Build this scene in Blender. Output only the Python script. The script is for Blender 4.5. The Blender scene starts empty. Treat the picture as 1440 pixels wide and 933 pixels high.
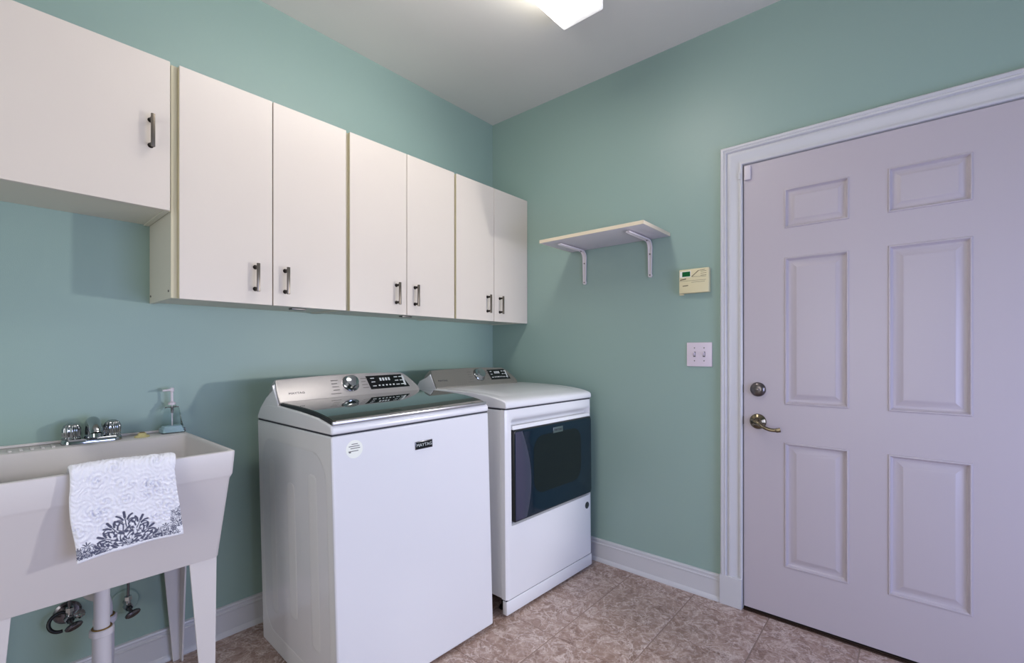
import bpy, bmesh, math, random
import numpy as np
from mathutils import Vector, Matrix

random.seed(4)
S = bpy.context.scene
C = S.collection
PI = math.pi

# ------------------------------------------------------------------ camera, world, lights, exposure
CAM = (-2.3279, -2.1815, 1.1882)
YAW = 0.7113
cd = bpy.data.cameras.new('camera')
cd.sensor_fit = 'HORIZONTAL'; cd.sensor_width = 36.0
cd.lens = 36.0 * 653.32 / 1440.0
cd.shift_y = (494.74 - 466.5) / 1440.0
cd.clip_start = 0.02
cam = bpy.data.objects.new('camera', cd); C.objects.link(cam)
cam.location = CAM
cam.rotation_euler = (PI/2, 0, YAW - PI/2)
S.camera = cam

w = bpy.data.worlds.new('world'); S.world = w; w.use_nodes = True
w.node_tree.nodes['Background'].inputs[0].default_value = (0.55, 0.65, 0.85, 1)
w.node_tree.nodes['Background'].inputs[1].default_value = 0.4

def area_light(name, loc, aim, sx, sy, power, col):
    d = bpy.data.lights.new(name, 'AREA'); d.shape = 'RECTANGLE'; d.size = sx; d.size_y = sy
    d.energy = power; d.color = col
    o = bpy.data.objects.new(name, d); C.objects.link(o); o.location = loc
    o.rotation_euler = (Vector(aim) - Vector(loc)).to_track_quat('-Z', 'Y').to_euler()
    return o
# daylight entering by the window in the wall behind the camera
area_light('window_daylight', (-1.25, -3.62, 0.95), (-1.25, 0, 0.55), 1.3, 1.2, 38, (0.52, 0.60, 1.0))
# added soft fill in front of the closed left wall, for left-facing surfaces
area_light('left_fill_light', (-3.68, -1.75, 1.25), (0, -1.6, 1.2), 1.3, 1.7, 23, (1.0, 0.95, 0.95))
# photographer's lamp standing to the right, behind the camera
d = bpy.data.lights.new('photo_lamp', 'SPOT'); d.energy = 88; d.color = (0.97, 0.95, 0.94); d.shadow_soft_size = 0.06
d.spot_size = math.radians(94); d.spot_blend = 0.45
o = bpy.data.objects.new('photo_lamp', d); C.objects.link(o); o.location = (-0.10, -2.72, 1.22)
o.rotation_euler = (Vector((-2.2, -0.3, 1.05)) - o.location).to_track_quat('-Z', 'Y').to_euler()
FIXTURE_EMIT = 9.5

S.view_settings.view_transform = 'Standard'
S.view_settings.look = 'None'
S.view_settings.gamma = 1.0
S.view_settings.use_curve_mapping = False
S.view_settings.exposure = -0.08

# ------------------------------------------------------------------ materials
def srgb(r, g, b):
    f = lambda c: (c/255/12.92) if c/255 <= 0.04045 else ((c/255+0.055)/1.055)**2.4
    return (f(r), f(g), f(b), 1)

def mat(name, col, rough=0.5, metal=0.0, coat=0.0, spec=0.5, bump=0.0, bscale=200.0, var=0.0, vscale=6.0, trans=0.0, emit=0.0, ior=1.45):
    m = bpy.data.materials.new(name); m.use_nodes = True
    nt = m.node_tree; N = nt.nodes; L = nt.links
    p = N['Principled BSDF']
    p.inputs['Base Color'].default_value = col
    p.inputs['Roughness'].default_value = rough
    p.inputs['Metallic'].default_value = metal
    p.inputs['Coat Weight'].default_value = coat
    p.inputs['Coat Roughness'].default_value = 0.05
    p.inputs['Specular IOR Level'].default_value = spec
    p.inputs['Transmission Weight'].default_value = trans
    p.inputs['IOR'].default_value = ior
    if emit:
        p.inputs['Emission Color'].default_value = col
        p.inputs['Emission Strength'].default_value = emit
    tc = N.new('ShaderNodeTexCoord')
    if bump:
        n = N.new('ShaderNodeTexNoise'); n.inputs['Scale'].default_value = bscale; n.inputs['Detail'].default_value = 3
        b = N.new('ShaderNodeBump'); b.inputs['Strength'].default_value = bump; b.inputs['Distance'].default_value = 0.002
        L.new(tc.outputs['Object'], n.inputs['Vector']); L.new(n.outputs['Fac'], b.inputs['Height'])
        L.new(b.outputs['Normal'], p.inputs['Normal'])
    if var:
        n = N.new('ShaderNodeTexNoise'); n.inputs['Scale'].default_value = vscale; n.inputs['Detail'].default_value = 4
        mx = N.new('ShaderNodeMix'); mx.data_type = 'RGBA'
        mx.inputs[6].default_value = tuple(c*(1-var) for c in col[:3]) + (1,)
        mx.inputs[7].default_value = tuple(min(1, c*(1+var)) for c in col[:3]) + (1,)
        L.new(tc.outputs['Object'], n.inputs['Vector']); L.new(n.outputs['Fac'], mx.inputs[0]); L.new(mx.outputs[2], p.inputs['Base Color'])
    return m

M = {}
M['wall'] = mat('teal_wall_paint', srgb(148, 172, 163), 0.40, bump=0.12, bscale=350, var=0.03, vscale=1.5)
M['ceiling'] = mat('ceiling_paint', srgb(220, 217, 210), 0.9, bump=0.15, bscale=250, var=0.02)
M['trim'] = mat('white_trim_paint', srgb(206, 205, 208), 0.35, bump=0.05, bscale=80)
M['door'] = mat('door_paint', srgb(190, 181, 187), 0.34, bump=0.06, bscale=120)
M['cab_door'] = mat('cream_laminate', srgb(219, 209, 198), 0.35, bump=0.04, bscale=150, var=0.015)
M['cab_body'] = mat('cabinet_melamine', srgb(216, 212, 198), 0.45)
M['cab_edge'] = mat('yellowed_edge', srgb(208, 200, 170), 0.5)
M['enamel'] = mat('white_enamel', srgb(222, 222, 226), 0.28, coat=0.5)
M['enamel_side'] = mat('white_enamel_side', srgb(222, 222, 224), 0.35, coat=0.15)
M['seam'] = mat('dark_seam', srgb(50, 52, 60), 0.7)
M['black'] = mat('black_plastic', srgb(14, 16, 18), 0.35)
M['console'] = mat('silver_console', srgb(172, 168, 168), 0.33, metal=0.5, bump=0.02, bscale=600)
M['console2'] = mat('grey_console', srgb(140, 136, 130), 0.36, metal=0.55, bump=0.02, bscale=600)
M['chrome'] = mat('chrome', srgb(176, 180, 184), 0.07, metal=1.0)
M['steel'] = mat('satin_steel', srgb(196, 194, 198), 0.28, metal=0.9)
M['dark_chrome'] = mat('tarnished_chrome', srgb(120, 118, 122), 0.2, metal=1.0)
M['lid_glass'] = mat('smoked_lid_glass', srgb(20, 40, 36), 0.05, coat=1.0, spec=0.9)
M['display'] = mat('display_glass', srgb(10, 12, 14), 0.12)
M['print'] = mat('white_print', srgb(190, 195, 195), 0.5)
M['greyprint'] = mat('grey_print', srgb(110, 106, 104), 0.5)
M['door_glass'] = mat('dryer_glass', srgb(3, 26, 42), 0.08, coat=0.25, spec=0.5)
M['door_dark'] = mat('dryer_window_dark', srgb(1, 7, 13), 0.08, coat=0.4)
M['door_reflection'] = mat('dryer_painted_reflection', srgb(56, 56, 76), 0.3, coat=0.5)  # lighter grey that stands in for a reflection on the glass
M['bronze'] = mat('pewter_pull', srgb(118, 110, 100), 0.35, metal=0.9)
M['bronze_dark'] = mat('pewter_pull_dark', srgb(48, 42, 38), 0.45, metal=0.8)
M['lever'] = mat('antique_nickel', srgb(128, 118, 98), 0.2, metal=1.0)
M['bolt'] = mat('dull_nickel', srgb(112, 106, 106), 0.28, metal=1.0)
M['plastic_w'] = mat('white_plastic', srgb(216, 208, 214), 0.35)
M['switch'] = mat('switch_plate', srgb(222, 210, 220), 0.3)
M['thermo'] = mat('beige_plastic', srgb(222, 212, 172), 0.45)
M['lcd'] = mat('green_lcd', srgb(18, 96, 48), 0.2)
M['brownprint'] = mat('brown_print', srgb(110, 100, 78), 0.6)
M['tub'] = mat('tub_plastic', srgb(212, 207, 206), 0.38, bump=0.03, bscale=90)
M['pvc'] = mat('white_pvc', srgb(212, 208, 212), 0.3)
M['brass'] = mat('brass_ring', srgb(150, 118, 60), 0.35, metal=0.7)
M['shelf'] = mat('shelf_melamine', srgb(206, 200, 206), 0.4)
M['shelf_edge'] = mat('shelf_edge', srgb(226, 212, 186), 0.5)
M['bracket'] = mat('white_bracket', srgb(220, 212, 212), 0.35)
M['grout'] = mat('grout', srgb(152, 133, 124), 0.9, bump=0.3, bscale=300)
M['stopper'] = mat('yellowed_rubber', srgb(206, 196, 140), 0.5)
M['rubber'] = mat('brown_rubber', srgb(120, 96, 60), 0.6)
M['sticker'] = mat('sticker_paper', srgb(236, 238, 228), 0.5)
M['soap'] = mat('blue_clear_plastic', srgb(190, 218, 228), 0.1, trans=0.25, ior=1.2)
M['threshold'] = mat('threshold_bronze', srgb(60, 44, 36), 0.5, metal=0.4)
M['screw'] = mat('screw_grey', srgb(120, 116, 114), 0.4, metal=0.8)
M['frame_metal'] = mat('fixture_white_metal', srgb(225, 225, 222), 0.4)
M['diffuser'] = mat('fixture_diffuser', (1.0, 0.955, 0.90, 1), 0.4, emit=FIXTURE_EMIT)
def tube_glow(m, half_len, end_dim):
    """the tubes stop short of the cover's ends, so the cover glows less there"""
    nt = m.node_tree; N = nt.nodes; L = nt.links
    tc = N.new('ShaderNodeTexCoord'); sx = N.new('ShaderNodeSeparateXYZ'); L.new(tc.outputs['Object'], sx.inputs[0])
    ab = N.new('ShaderNodeMath'); ab.operation = 'ABSOLUTE'; L.new(sx.outputs[0], ab.inputs[0])
    nz = N.new('ShaderNodeTexNoise'); nz.inputs['Scale'].default_value = 16; L.new(tc.outputs['Object'], nz.inputs['Vector'])
    ad = N.new('ShaderNodeMath'); ad.operation = 'MULTIPLY_ADD'; ad.inputs[1].default_value = 0.06; L.new(nz.outputs['Fac'], ad.inputs[0]); L.new(ab.outputs[0], ad.inputs[2])
    mr = N.new('ShaderNodeMapRange'); mr.interpolation_type = 'SMOOTHSTEP'
    mr.inputs['From Min'].default_value = half_len+.025; mr.inputs['From Max'].default_value = half_len-.13
    mr.inputs['To Min'].default_value = end_dim; mr.inputs['To Max'].default_value = FIXTURE_EMIT*1.4
    L.new(ad.outputs[0], mr.inputs['Value']); L.new(mr.outputs[0], N_p(m).inputs['Emission Strength'])
def N_p(m): return m.node_tree.nodes['Principled BSDF']
N_p(M['diffuser']).inputs['Base Color'].default_value = (.8, .8, .8, 1)
tube_glow(M['diffuser'], .61, 0.55)

def clear_glass():
    m = bpy.data.materials.new('clear_glass'); m.use_nodes = True
    p = m.node_tree.nodes['Principled BSDF']
    p.inputs['Base Color'].default_value = (0.93, 0.98, 0.97, 1); p.inputs['Roughness'].default_value = 0.03
    p.inputs['Transmission Weight'].default_value = 1.0; p.inputs['IOR'].default_value = 1.12
    return m
M['glass'] = clear_glass()

def tile_mat():
    m = bpy.data.materials.new('marbled_ceramic'); m.use_nodes = True
    nt = m.node_tree; N = nt.nodes; L = nt.links; p = N['Principled BSDF']
    tc = N.new('ShaderNodeTexCoord'); oi = N.new('ShaderNodeObjectInfo')
    add = N.new('ShaderNodeVectorMath'); add.operation = 'ADD'
    sc = N.new('ShaderNodeVectorMath'); sc.operation = 'SCALE'; sc.inputs['Scale'].default_value = 3.7
    L.new(oi.outputs['Location'], sc.inputs[0]); L.new(sc.outputs[0], add.inputs[0]); L.new(tc.outputs['Object'], add.inputs[1])
    warp = N.new('ShaderNodeTexNoise'); warp.inputs['Scale'].default_value = 9; warp.inputs['Detail'].default_value = 4
    L.new(add.outputs[0], warp.inputs['Vector'])
    mad = N.new('ShaderNodeVectorMath'); mad.operation = 'MULTIPLY_ADD'
    mad.inputs[1].default_value = (0.16, 0.16, 0.16)
    L.new(warp.outputs['Color'], mad.inputs[0]); L.new(add.outputs[0], mad.inputs[2])
    # two vein networks from ridged noise over clouded brown
    def ridge(scale, dist, w_, src):
        n = N.new('ShaderNodeTexNoise'); n.inputs['Scale'].default_value = scale; n.inputs['Detail'].default_value = 5
        n.inputs['Roughness'].default_value = 0.55; n.inputs['Distortion'].default_value = dist
        L.new(src, n.inputs['Vector'])
        a = N.new('ShaderNodeMath'); a.operation = 'SUBTRACT'; a.inputs[1].default_value = 0.5; L.new(n.outputs['Fac'], a.inputs[0])
        b = N.new('ShaderNodeMath'); b.operation = 'ABSOLUTE'; L.new(a.outputs[0], b.inputs[0])
        r = N.new('ShaderNodeMapRange'); r.inputs['From Min'].default_value = 0; r.inputs['From Max'].default_value = w_
        r.inputs['To Min'].default_value = 1; r.inputs['To Max'].default_value = 0; r.interpolation_type = 'SMOOTHSTEP'
        L.new(b.outputs[0], r.inputs['Value']); return r.outputs[0]
    v1 = ridge(9, 1.2, 0.035, mad.outputs[0]); v2 = ridge(26, 0.8, 0.05, add.outputs[0])
    n2 = N.new('ShaderNodeTexNoise'); n2.inputs['Scale'].default_value = 18; n2.inputs['Detail'].default_value = 8; n2.inputs['Roughness'].default_value = 0.65
    n2.inputs['Distortion'].default_value = 1.0
    L.new(mad.outputs[0], n2.inputs['Vector'])
    r2 = N.new('ShaderNodeValToRGB')
    r2.color_ramp.elements[0].position = 0.3; r2.color_ramp.elements[0].color = srgb(122, 94, 82)
    r2.color_ramp.elements[1].position = 0.74; r2.color_ramp.elements[1].color = srgb(194, 172, 162)
    e = r2.color_ramp.elements.new(0.5); e.color = srgb(158, 132, 120)
    L.new(n2.outputs['Fac'], r2.inputs[0])
    s1 = N.new('ShaderNodeMath'); s1.operation = 'MULTIPLY'; s1.inputs[1].default_value = 0.58; L.new(v1, s1.inputs[0])
    s2 = N.new('ShaderNodeMath'); s2.operation = 'MULTIPLY_ADD'; s2.inputs[1].default_value = 0.38; L.new(v2, s2.inputs[0]); L.new(s1.outputs[0], s2.inputs[2])
    s2.use_clamp = True
    mx = N.new('ShaderNodeMix'); mx.data_type = 'RGBA'; mx.inputs[7].default_value = srgb(216, 200, 194)
    L.new(s2.outputs[0], mx.inputs[0]); L.new(r2.outputs[0], mx.inputs[6]); L.new(mx.outputs[2], p.inputs['Base Color'])
    p.inputs['Roughness'].default_value = 0.38
    b = N.new('ShaderNodeBump'); b.inputs['Strength'].default_value = 0.15; b.inputs['Distance'].default_value = 0.001
    L.new(n2.outputs['Fac'], b.inputs['Height']); L.new(b.outputs['Normal'], p.inputs['Normal'])
    return m
M['tile'] = tile_mat()

def towel_mat():
    m = bpy.data.materials.new('towel_terry'); m.use_nodes = True
    nt = m.node_tree; N = nt.nodes; L = nt.links; p = N['Principled BSDF']
    a = N.new('ShaderNodeAttribute'); a.attribute_name = 'ink'
    mx = N.new('ShaderNodeMix'); mx.data_type = 'RGBA'
    mx.inputs[6].default_value = srgb(238, 238, 244); mx.inputs[7].default_value = srgb(92, 94, 114)
    L.new(a.outputs['Fac'], mx.inputs[0]); L.new(mx.outputs[2], p.inputs['Base Color'])
    p.inputs['Roughness'].default_value = 0.95
    tc = N.new('ShaderNodeTexCoord'); n = N.new('ShaderNodeTexNoise'); n.inputs['Scale'].default_value = 700
    b = N.new('ShaderNodeBump'); b.inputs['Strength'].default_value = 0.5; b.inputs['Distance'].default_value = 0.001
    L.new(tc.outputs['Object'], n.inputs['Vector']); L.new(n.outputs['Fac'], b.inputs['Height']); L.new(b.outputs['Normal'], p.inputs['Normal'])
    return m
M['towel'] = towel_mat()

# ------------------------------------------------------------------ helpers
def bm_new(): return bmesh.new()

def box(bm, x0, x1, y0, y1, z0, z1, ch=0.0):
    """box; ch > 0 chamfers every edge"""
    if x0 > x1: x0, x1 = x1, x0
    if y0 > y1: y0, y1 = y1, y0
    if z0 > z1: z0, z1 = z1, z0
    vs = [bm.verts.new(p) for p in [(x0,y0,z0),(x1,y0,z0),(x1,y1,z0),(x0,y1,z0),(x0,y0,z1),(x1,y0,z1),(x1,y1,z1),(x0,y1,z1)]]
    fs = [bm.faces.new([vs[i] for i in f]) for f in [(0,3,2,1),(4,5,6,7),(0,1,5,4),(1,2,6,5),(2,3,7,6),(3,0,4,7)]]
    if ch > 0:
        es = list({e for f in fs for e in f.edges})
        bmesh.ops.bevel(bm, geom=es, offset=ch, segments=3, profile=0.5, affect='EDGES')

def ring(c, ax1, ax2, r1, r2, n, ph=0.0):
    return [Vector(c) + Vector(ax1)*r1*math.cos(2*PI*i/n+ph) + Vector(ax2)*r2*math.sin(2*PI*i/n+ph) for i in range(n)]

def loft(bm, loops, cap0=True, cap1=True, closed=True):
    vl = [[bm.verts.new(p) for p in lp] for lp in loops]
    n = len(vl[0])
    for a, b in zip(vl, vl[1:]):
        for i in range(n if closed else n-1):
            j = (i+1) % n
            bm.faces.new([a[i], a[j], b[j], b[i]])
    if cap0: bm.faces.new(list(reversed(vl[0])))
    if cap1: bm.faces.new(vl[-1])
    return vl

def basis(d):
    d = Vector(d).normalized()
    u = Vector((0, 0, 1)) if abs(d.z) < 0.9 else Vector((1, 0, 0))
    a = d.cross(u).normalized(); b = d.cross(a).normalized()
    return a, b

def cyl(bm, p0, p1, r0, r1=None, n=24):
    r1 = r0 if r1 is None else r1
    a, b = basis(Vector(p1)-Vector(p0))
    loft(bm, [ring(p0, a, b, r0, r0, n), ring(p1, a, b, r1, r1, n)])

def lathe(bm, origin, axis, prof, n=32, flute=0, fd=0.0):
    """prof: list of (distance along axis, radius)"""
    axis = Vector(axis).normalized(); a, b = basis(axis)
    lp = []
    for t, r in prof:
        c = Vector(origin) + axis*t
        pts = []
        for i in range(n):
            th = 2*PI*i/n
            rr = r*(1 + (fd*math.cos(flute*th) if flute else 0))
            pts.append(c + a*rr*math.cos(th) + b*rr*math.sin(th))
        lp.append(pts)
    loft(bm, lp)

def tube(bm, pts, radii, n=14):
    pts = [Vector(p) for p in pts]
    if not isinstance(radii, (list, tuple)): radii = [radii]*len(pts)
    lp = []; prev = None
    for i, p in enumerate(pts):
        d = (pts[min(i+1, len(pts)-1)] - pts[max(i-1, 0)]).normalized()
        if prev is None: a, b = basis(d)
        else:
            a = (prev - d*prev.dot(d)).normalized(); b = d.cross(a)
        prev = a
        r = radii[i]
        lp.append(ring(p, a, b, r, r, n))
    loft(bm, lp)

def spline(P, k=8):
    """Catmull-Rom through points"""
    P = [Vector(p) for p in P]; Q = [P[0]*2-P[1]] + P + [P[-1]*2-P[-2]]; out = []
    for i in range(1, len(Q)-2):
        for s in range(k):
            t = s/k
            out.append(0.5*((2*Q[i]) + (Q[i+1]-Q[i-1])*t + (2*Q[i-1]-5*Q[i]+4*Q[i+1]-Q[i+2])*t*t + (3*Q[i]-Q[i-1]-3*Q[i+1]+Q[i+2])*t**3))
    out.append(P[-1]); return out

def rrect(x0, x1, y0, y1, z, r, k=5):
    """rounded rectangle loop in a z plane, counter-clockwise"""
    pts = []
    for (cx, cy, a0) in ((x1-r, y1-r, 0), (x0+r, y1-r, PI/2), (x0+r, y0+r, PI), (x1-r, y0+r, 1.5*PI)):
        for i in range(k+1):
            a = a0 + PI/2*i/k
            pts.append((cx + r*math.cos(a), cy + r*math.sin(a), z))
    return pts

def prism(bm, prof, f0, f1):
    """profile points mapped by f0 and f1 to two 3-D loops"""
    loft(bm, [[f0(*p) for p in prof], [f1(*p) for p in prof]])

def obj(name, bm, m, parent=None, bevel=0.0, seg=2, smooth=30, local=False):
    bmesh.ops.recalc_face_normals(bm, faces=bm.faces)
    me = bpy.data.meshes.new(name)
    if parent is not None and not local:
        bmesh.ops.translate(bm, verts=bm.verts, vec=-Vector(ORG[parent.name]))
    bm.to_mesh(me); bm.free()
    me.materials.append(M[m] if isinstance(m, str) else m)
    if smooth:
        me.polygons.foreach_set('use_smooth', [True]*len(me.polygons))
        me.set_sharp_from_angle(angle=math.radians(smooth))
    ob = bpy.data.objects.new(name, me); C.objects.link(ob)
    if parent is not None:
        ob.parent = parent
        ORG[ob.name] = ORG[parent.name]
    if bevel:
        b = ob.modifiers.new('bevel', 'BEVEL'); b.width = bevel; b.segments = seg; b.limit_method = 'ANGLE'; b.angle_limit = math.radians(40)
    return ob

ORG = {}
def thing(name, label, cat, loc=(0, 0, 0), rot=(0, 0, 0), group=None):
    e = bpy.data.objects.new(name, None); C.objects.link(e); e.location = loc; e.rotation_euler = rot
    e.empty_display_size = 0.05
    ORG[e.name] = tuple(loc)
    e['label'] = label; e['category'] = cat
    if group: e['group'] = group
    return e
def struct(name, label=None, cat=None, loc=(0, 0, 0)):
    e = bpy.data.objects.new(name, None); C.objects.link(e); e.location = loc; e['kind'] = 'structure'; e.empty_display_size = 0.05
    ORG[e.name] = tuple(loc)
    if label: e['label'] = label
    if cat: e['category'] = cat
    return e
def setting(ob, label, cat):
    ob['kind'] = 'structure'; ob['label'] = label; ob['category'] = cat; return ob

def text_mesh(name, body, size, m, parent, mw, depth=0.0004, xscale=1.0):
    """flat lettering; mw maps text x,y,z to parent-local space"""
    cu = bpy.data.curves.new(name, 'FONT'); cu.body = body; cu.size = size; cu.extrude = depth
    cu.align_x = 'CENTER'; cu.align_y = 'CENTER'; cu.resolution_u = 2
    t = bpy.data.objects.new('tmp', cu); C.objects.link(t)
    bpy.context.view_layer.update()
    me = bpy.data.meshes.new_from_object(t.evaluated_get(bpy.context.evaluated_depsgraph_get()))
    bpy.data.objects.remove(t); bpy.data.curves.remove(cu)
    me.transform(mw @ Matrix.Diagonal((xscale, 1, 1, 1))); me.name = name
    me.materials.clear(); me.materials.append(M[m])
    ob = bpy.data.objects.new(name, me); C.objects.link(ob); ob.parent = parent
    return ob

def frame_mat(o, x, y):
    """matrix with columns x, y, x cross y and origin o"""
    x = Vector(x).normalized(); y = Vector(y).normalized(); z = x.cross(y)
    return Matrix(((x.x, y.x, z.x, o[0]), (x.y, y.y, z.y, o[1]), (x.z, y.z, z.z, o[2]), (0, 0, 0, 1)))

# ------------------------------------------------------------------ room shell
H = 2.74; XL = -3.75; YF = -3.7
DY0, DY1, DZ = -1.589, -2.511, 2.049      # door opening

fl = struct('floor', 'brown marbled ceramic tile floor of the laundry room', 'floor')
bm = bm_new(); box(bm, XL-.1, .12, YF-.1, .1, -.08, -.0018); obj('grout_bed', bm, 'grout', fl, smooth=0)
TP = 0.325
def tile_bm(w_, d_):
    bm = bm_new(); g = .0036
    lo = lambda i, z: [(-w_/2+i*.45, -d_/2+i, z), (w_/2-i*.45, -d_/2+i, z), (w_/2-i*.45, d_/2-i, z), (-w_/2+i*.45, d_/2-i, z)]
    loft(bm, [lo(g*.8, -.004), lo(g*.8, -.0012), lo(g*.8+.0013, 0)], cap0=False)
    return bm
full = None
xs = [0.0, -.095]
while xs[-1] > XL: xs.append(max(XL, xs[-1]-TP))
ys = [0.0, -.072]
while ys[-1] > YF: ys.append(max(YF, ys[-1]-TP))
for a, b in zip(xs, xs[1:]):
    for c, e in zip(ys, ys[1:]):
        ww, dd = a-b, c-e
        if min(ww, dd) < .01: continue
        isfull = abs(ww-TP) < 1e-6 and abs(dd-TP) < 1e-6
        if isfull and full is not None:
            t = bpy.data.objects.new('tile', full); C.objects.link(t); t.parent = fl
        else:
            t = obj('tile', tile_bm(ww, dd), 'tile', fl, smooth=0)
            if isfull: full = t.data
        t.location = ((a+b)/2, (c+e)/2, 0)

bm = bm_new(); box(bm, XL-.1, .12, YF-.1, .1, H, H+.1)
setting(obj('ceiling', bm, 'ceiling', smooth=0), 'plain off-white painted ceiling', 'ceiling')
bm = bm_new(); box(bm, XL-.1, .12, 0, .1, 0, H)
setting(obj('wall_back', bm, 'wall', smooth=0), 'teal wall behind the sink, washer and cabinets', 'wall')
bm = bm_new(); box(bm, 0, .12, DY0+.02, 0, 0, H); box(bm, 0, .12, YF, DY1-.02, 0, H); box(bm, 0, .12, DY1-.02, DY0+.02, DZ+.02, H)
setting(obj('wall_right', bm, 'wall', smooth=0), 'teal wall with the shelf and the white door', 'wall')
bm = bm_new(); box(bm, XL-.1, XL, YF-.1, 0, 0, H)
setting(obj('wall_left', bm, 'wall', smooth=0), 'teal wall out of view on the left', 'wall')
# wall behind the camera, with a window
WX0, WX1, WZ0, WZ1 = -1.95, -.55, .35, 1.7
bm = bm_new()
box(bm, XL, WX0, YF-.1, YF, 0, H); box(bm, WX1, .12, YF-.1, YF, 0, H); box(bm, WX0, WX1, YF-.1, YF, 0, WZ0); box(bm, WX0, WX1, YF-.1, YF, WZ1, H)
setting(obj('wall_front', bm, 'wall', smooth=0), 'teal wall behind the camera with the window', 'wall')
wn = struct('window_1', 'white framed window behind the camera', 'window')
bm = bm_new()
for a, b, c, e in ((WX0, WX0+.05, WZ0, WZ1), (WX1-.05, WX1, WZ0, WZ1), (WX0+.05, WX1-.05, WZ0, WZ0+.05), (WX0+.05, WX1-.05, WZ1-.05, WZ1), (WX0+.05, WX1-.05, (WZ0+WZ1)/2-.02, (WZ0+WZ1)/2+.02)):
    box(bm, a, b, YF-.08, YF-.02, c, e)
obj('window_frame', bm, 'trim', wn)
bm = bm_new(); box(bm, WX0+.05, WX1-.05, YF-.055, YF-.05, WZ0+.05, WZ1-.05); obj('pane', bm, 'glass', wn, smooth=0)

# baseboards: profile (distance from wall, height)
BP = [(0, 0), (.022, 0), (.0215, .008), (.017, .016), (.012, .021), (.012, .094), (.015, .097), (.015, .101), (.010, .104), (.0095, .112), (.013, .116), (.011, .122), (.006, .1245), (0, .1245)]
bm = bm_new(); prism(bm, BP, lambda d_, z: (XL, -d_, z), lambda d_, z: (-.0, -d_, z))
setting(obj('baseboard_back', bm, 'trim', smooth=40), 'white moulded baseboard along the back wall', 'baseboard')
bm = bm_new(); prism(bm, BP, lambda d_, z: (-d_, -.024, z), lambda d_, z: (-d_, -1.4925, z))
setting(obj('baseboard_right', bm, 'trim', smooth=40), 'white moulded baseboard between dryer and door', 'baseboard')

# ------------------------------------------------------------------ door, casing
tr = struct('trim_1', 'white moulded door casing with plinth blocks', 'door casing', (0, DY0, 0))
CP = [(0, 0), (0, .012), (.004, .016), (.010, .016), (.0125, .009), (.017, .0080), (.032, .0115), (.046, .0165), (.050, .0180), (.057, .0180), (.0595, .0120), (.065, .0120), (.069, .0225), (.074, .0245), (.078, .0215), (.082, .0245), (.090, .0245), (.094, .021), (.0955, .015), (.0955, 0)]
bm = bm_new()
y0i, y1i, z1i, zb = DY0+.001, DY1-.001, DZ+.001, .138
st = [lambda d_, t: (-t, y0i+d_, zb), lambda d_, t: (-t, y0i+d_, z1i+d_), lambda d_, t: (-t, y1i-d_, z1i+d_), lambda d_, t: (-t, y1i-d_, zb)]
loft(bm, [[f(*p) for p in CP] for f in st])
obj('casing', bm, 'trim', tr, smooth=35)
for s in (0, 1):
    bm = bm_new()
    if s == 0: box(bm, -.026, 0, DY0+.001, DY0+.0985, 0, .138)
    else: box(bm, -.026, 0, DY1-.001, DY1-.0985, 0, .138)
    obj('plinth_block', bm, 'trim', tr, bevel=.002)
bm = bm_new()
box(bm, 0, .12, DY0, DY0+.02, 0, DZ+.02); box(bm, 0, .12, DY1-.02, DY1, 0, DZ+.02); box(bm, 0, .12, DY1, DY0, DZ, DZ+.02)
box(bm, .042, .055, DY0-.012, DY0, 0, DZ); box(bm, .042, .055, DY1, DY1+.012, 0, DZ); box(bm, .042, .055, DY1+.012, DY0-.012, DZ-.012, DZ)
obj('door_jamb', bm, 'trim', tr, smooth=0)
bm = bm_new(); box(bm, .0, .12, DY1, DY0, 0, .008)
box(bm, -.012, .0, DY1+.003, DY0-.003, 0, .005)
obj('threshold', bm, 'threshold', tr, bevel=.001)

dr = struct('door_1', 'white six-panel door with lever handle and deadbolt', 'door', (0, DY0, 0))
dx0, dx1 = -.005, .038
yc = [DY0-.004, -1.757, -1.987, -2.110, -2.345, DY1+.004]
zc = [.017, .243, .790, .956, 1.600, 1.728, 1.900, DZ-.004]
leaf = bm_new()
def q(bm, pts): return bm.faces.new([bm.verts.new(p) for p in pts])
for i in range(5):
    for j in range(7):
        if i in (1, 3) and j in (1, 3, 5): continue
        q(leaf, [(dx0, yc[i], zc[j]), (dx0, yc[i+1], zc[j]), (dx0, yc[i+1], zc[j+1]), (dx0, yc[i], zc[j+1])])
a, b, c, e = yc[0], yc[-1], zc[0], zc[-1]
q(leaf, [(dx1, a, c), (dx1, a, e), (dx1, b, e), (dx1, b, c)])
q(leaf, [(dx0, a, c), (dx0, a, e), (dx1, a, e), (dx1, a, c)]); q(leaf, [(dx0, b, c), (dx1, b, c), (dx1, b, e), (dx0, b, e)])
q(leaf, [(dx0, a, e), (dx0, b, e), (dx1, b, e), (dx1, a, e)]); q(leaf, [(dx0, a, c), (dx1, a, c), (dx1, b, c), (dx0, b, c)])
bmesh.ops.remove_doubles(leaf, verts=leaf.verts, dist=1e-5)
lf = obj('door_leaf', leaf, 'door', dr, smooth=0)
PP = [(0, 0), (.0025, .0042), (.0065, .0048), (.009, .0015), (.0105, -.004), (.015, -.0085), (.021, -.0095), (.024, -.0088), (.042, -.001), (.046, .0006), (.05, .0008)]
for i in (1, 3):
    for j in (1, 3, 5):
        bm = bm_new(); ya, yb, za, zb_ = yc[i], yc[i+1], zc[j], zc[j+1]
        k = 1.0 if j != 5 else .82
        loft(bm, [[(dx0-h_, ya-s*k, za+s*k), (dx0-h_, yb+s*k, za+s*k), (dx0-h_, yb+s*k, zb_-s*k), (dx0-h_, ya-s*k, zb_-s*k)] for s, h_ in PP], cap0=False)
        obj('panel', bm, 'door', lf, smooth=25)
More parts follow.
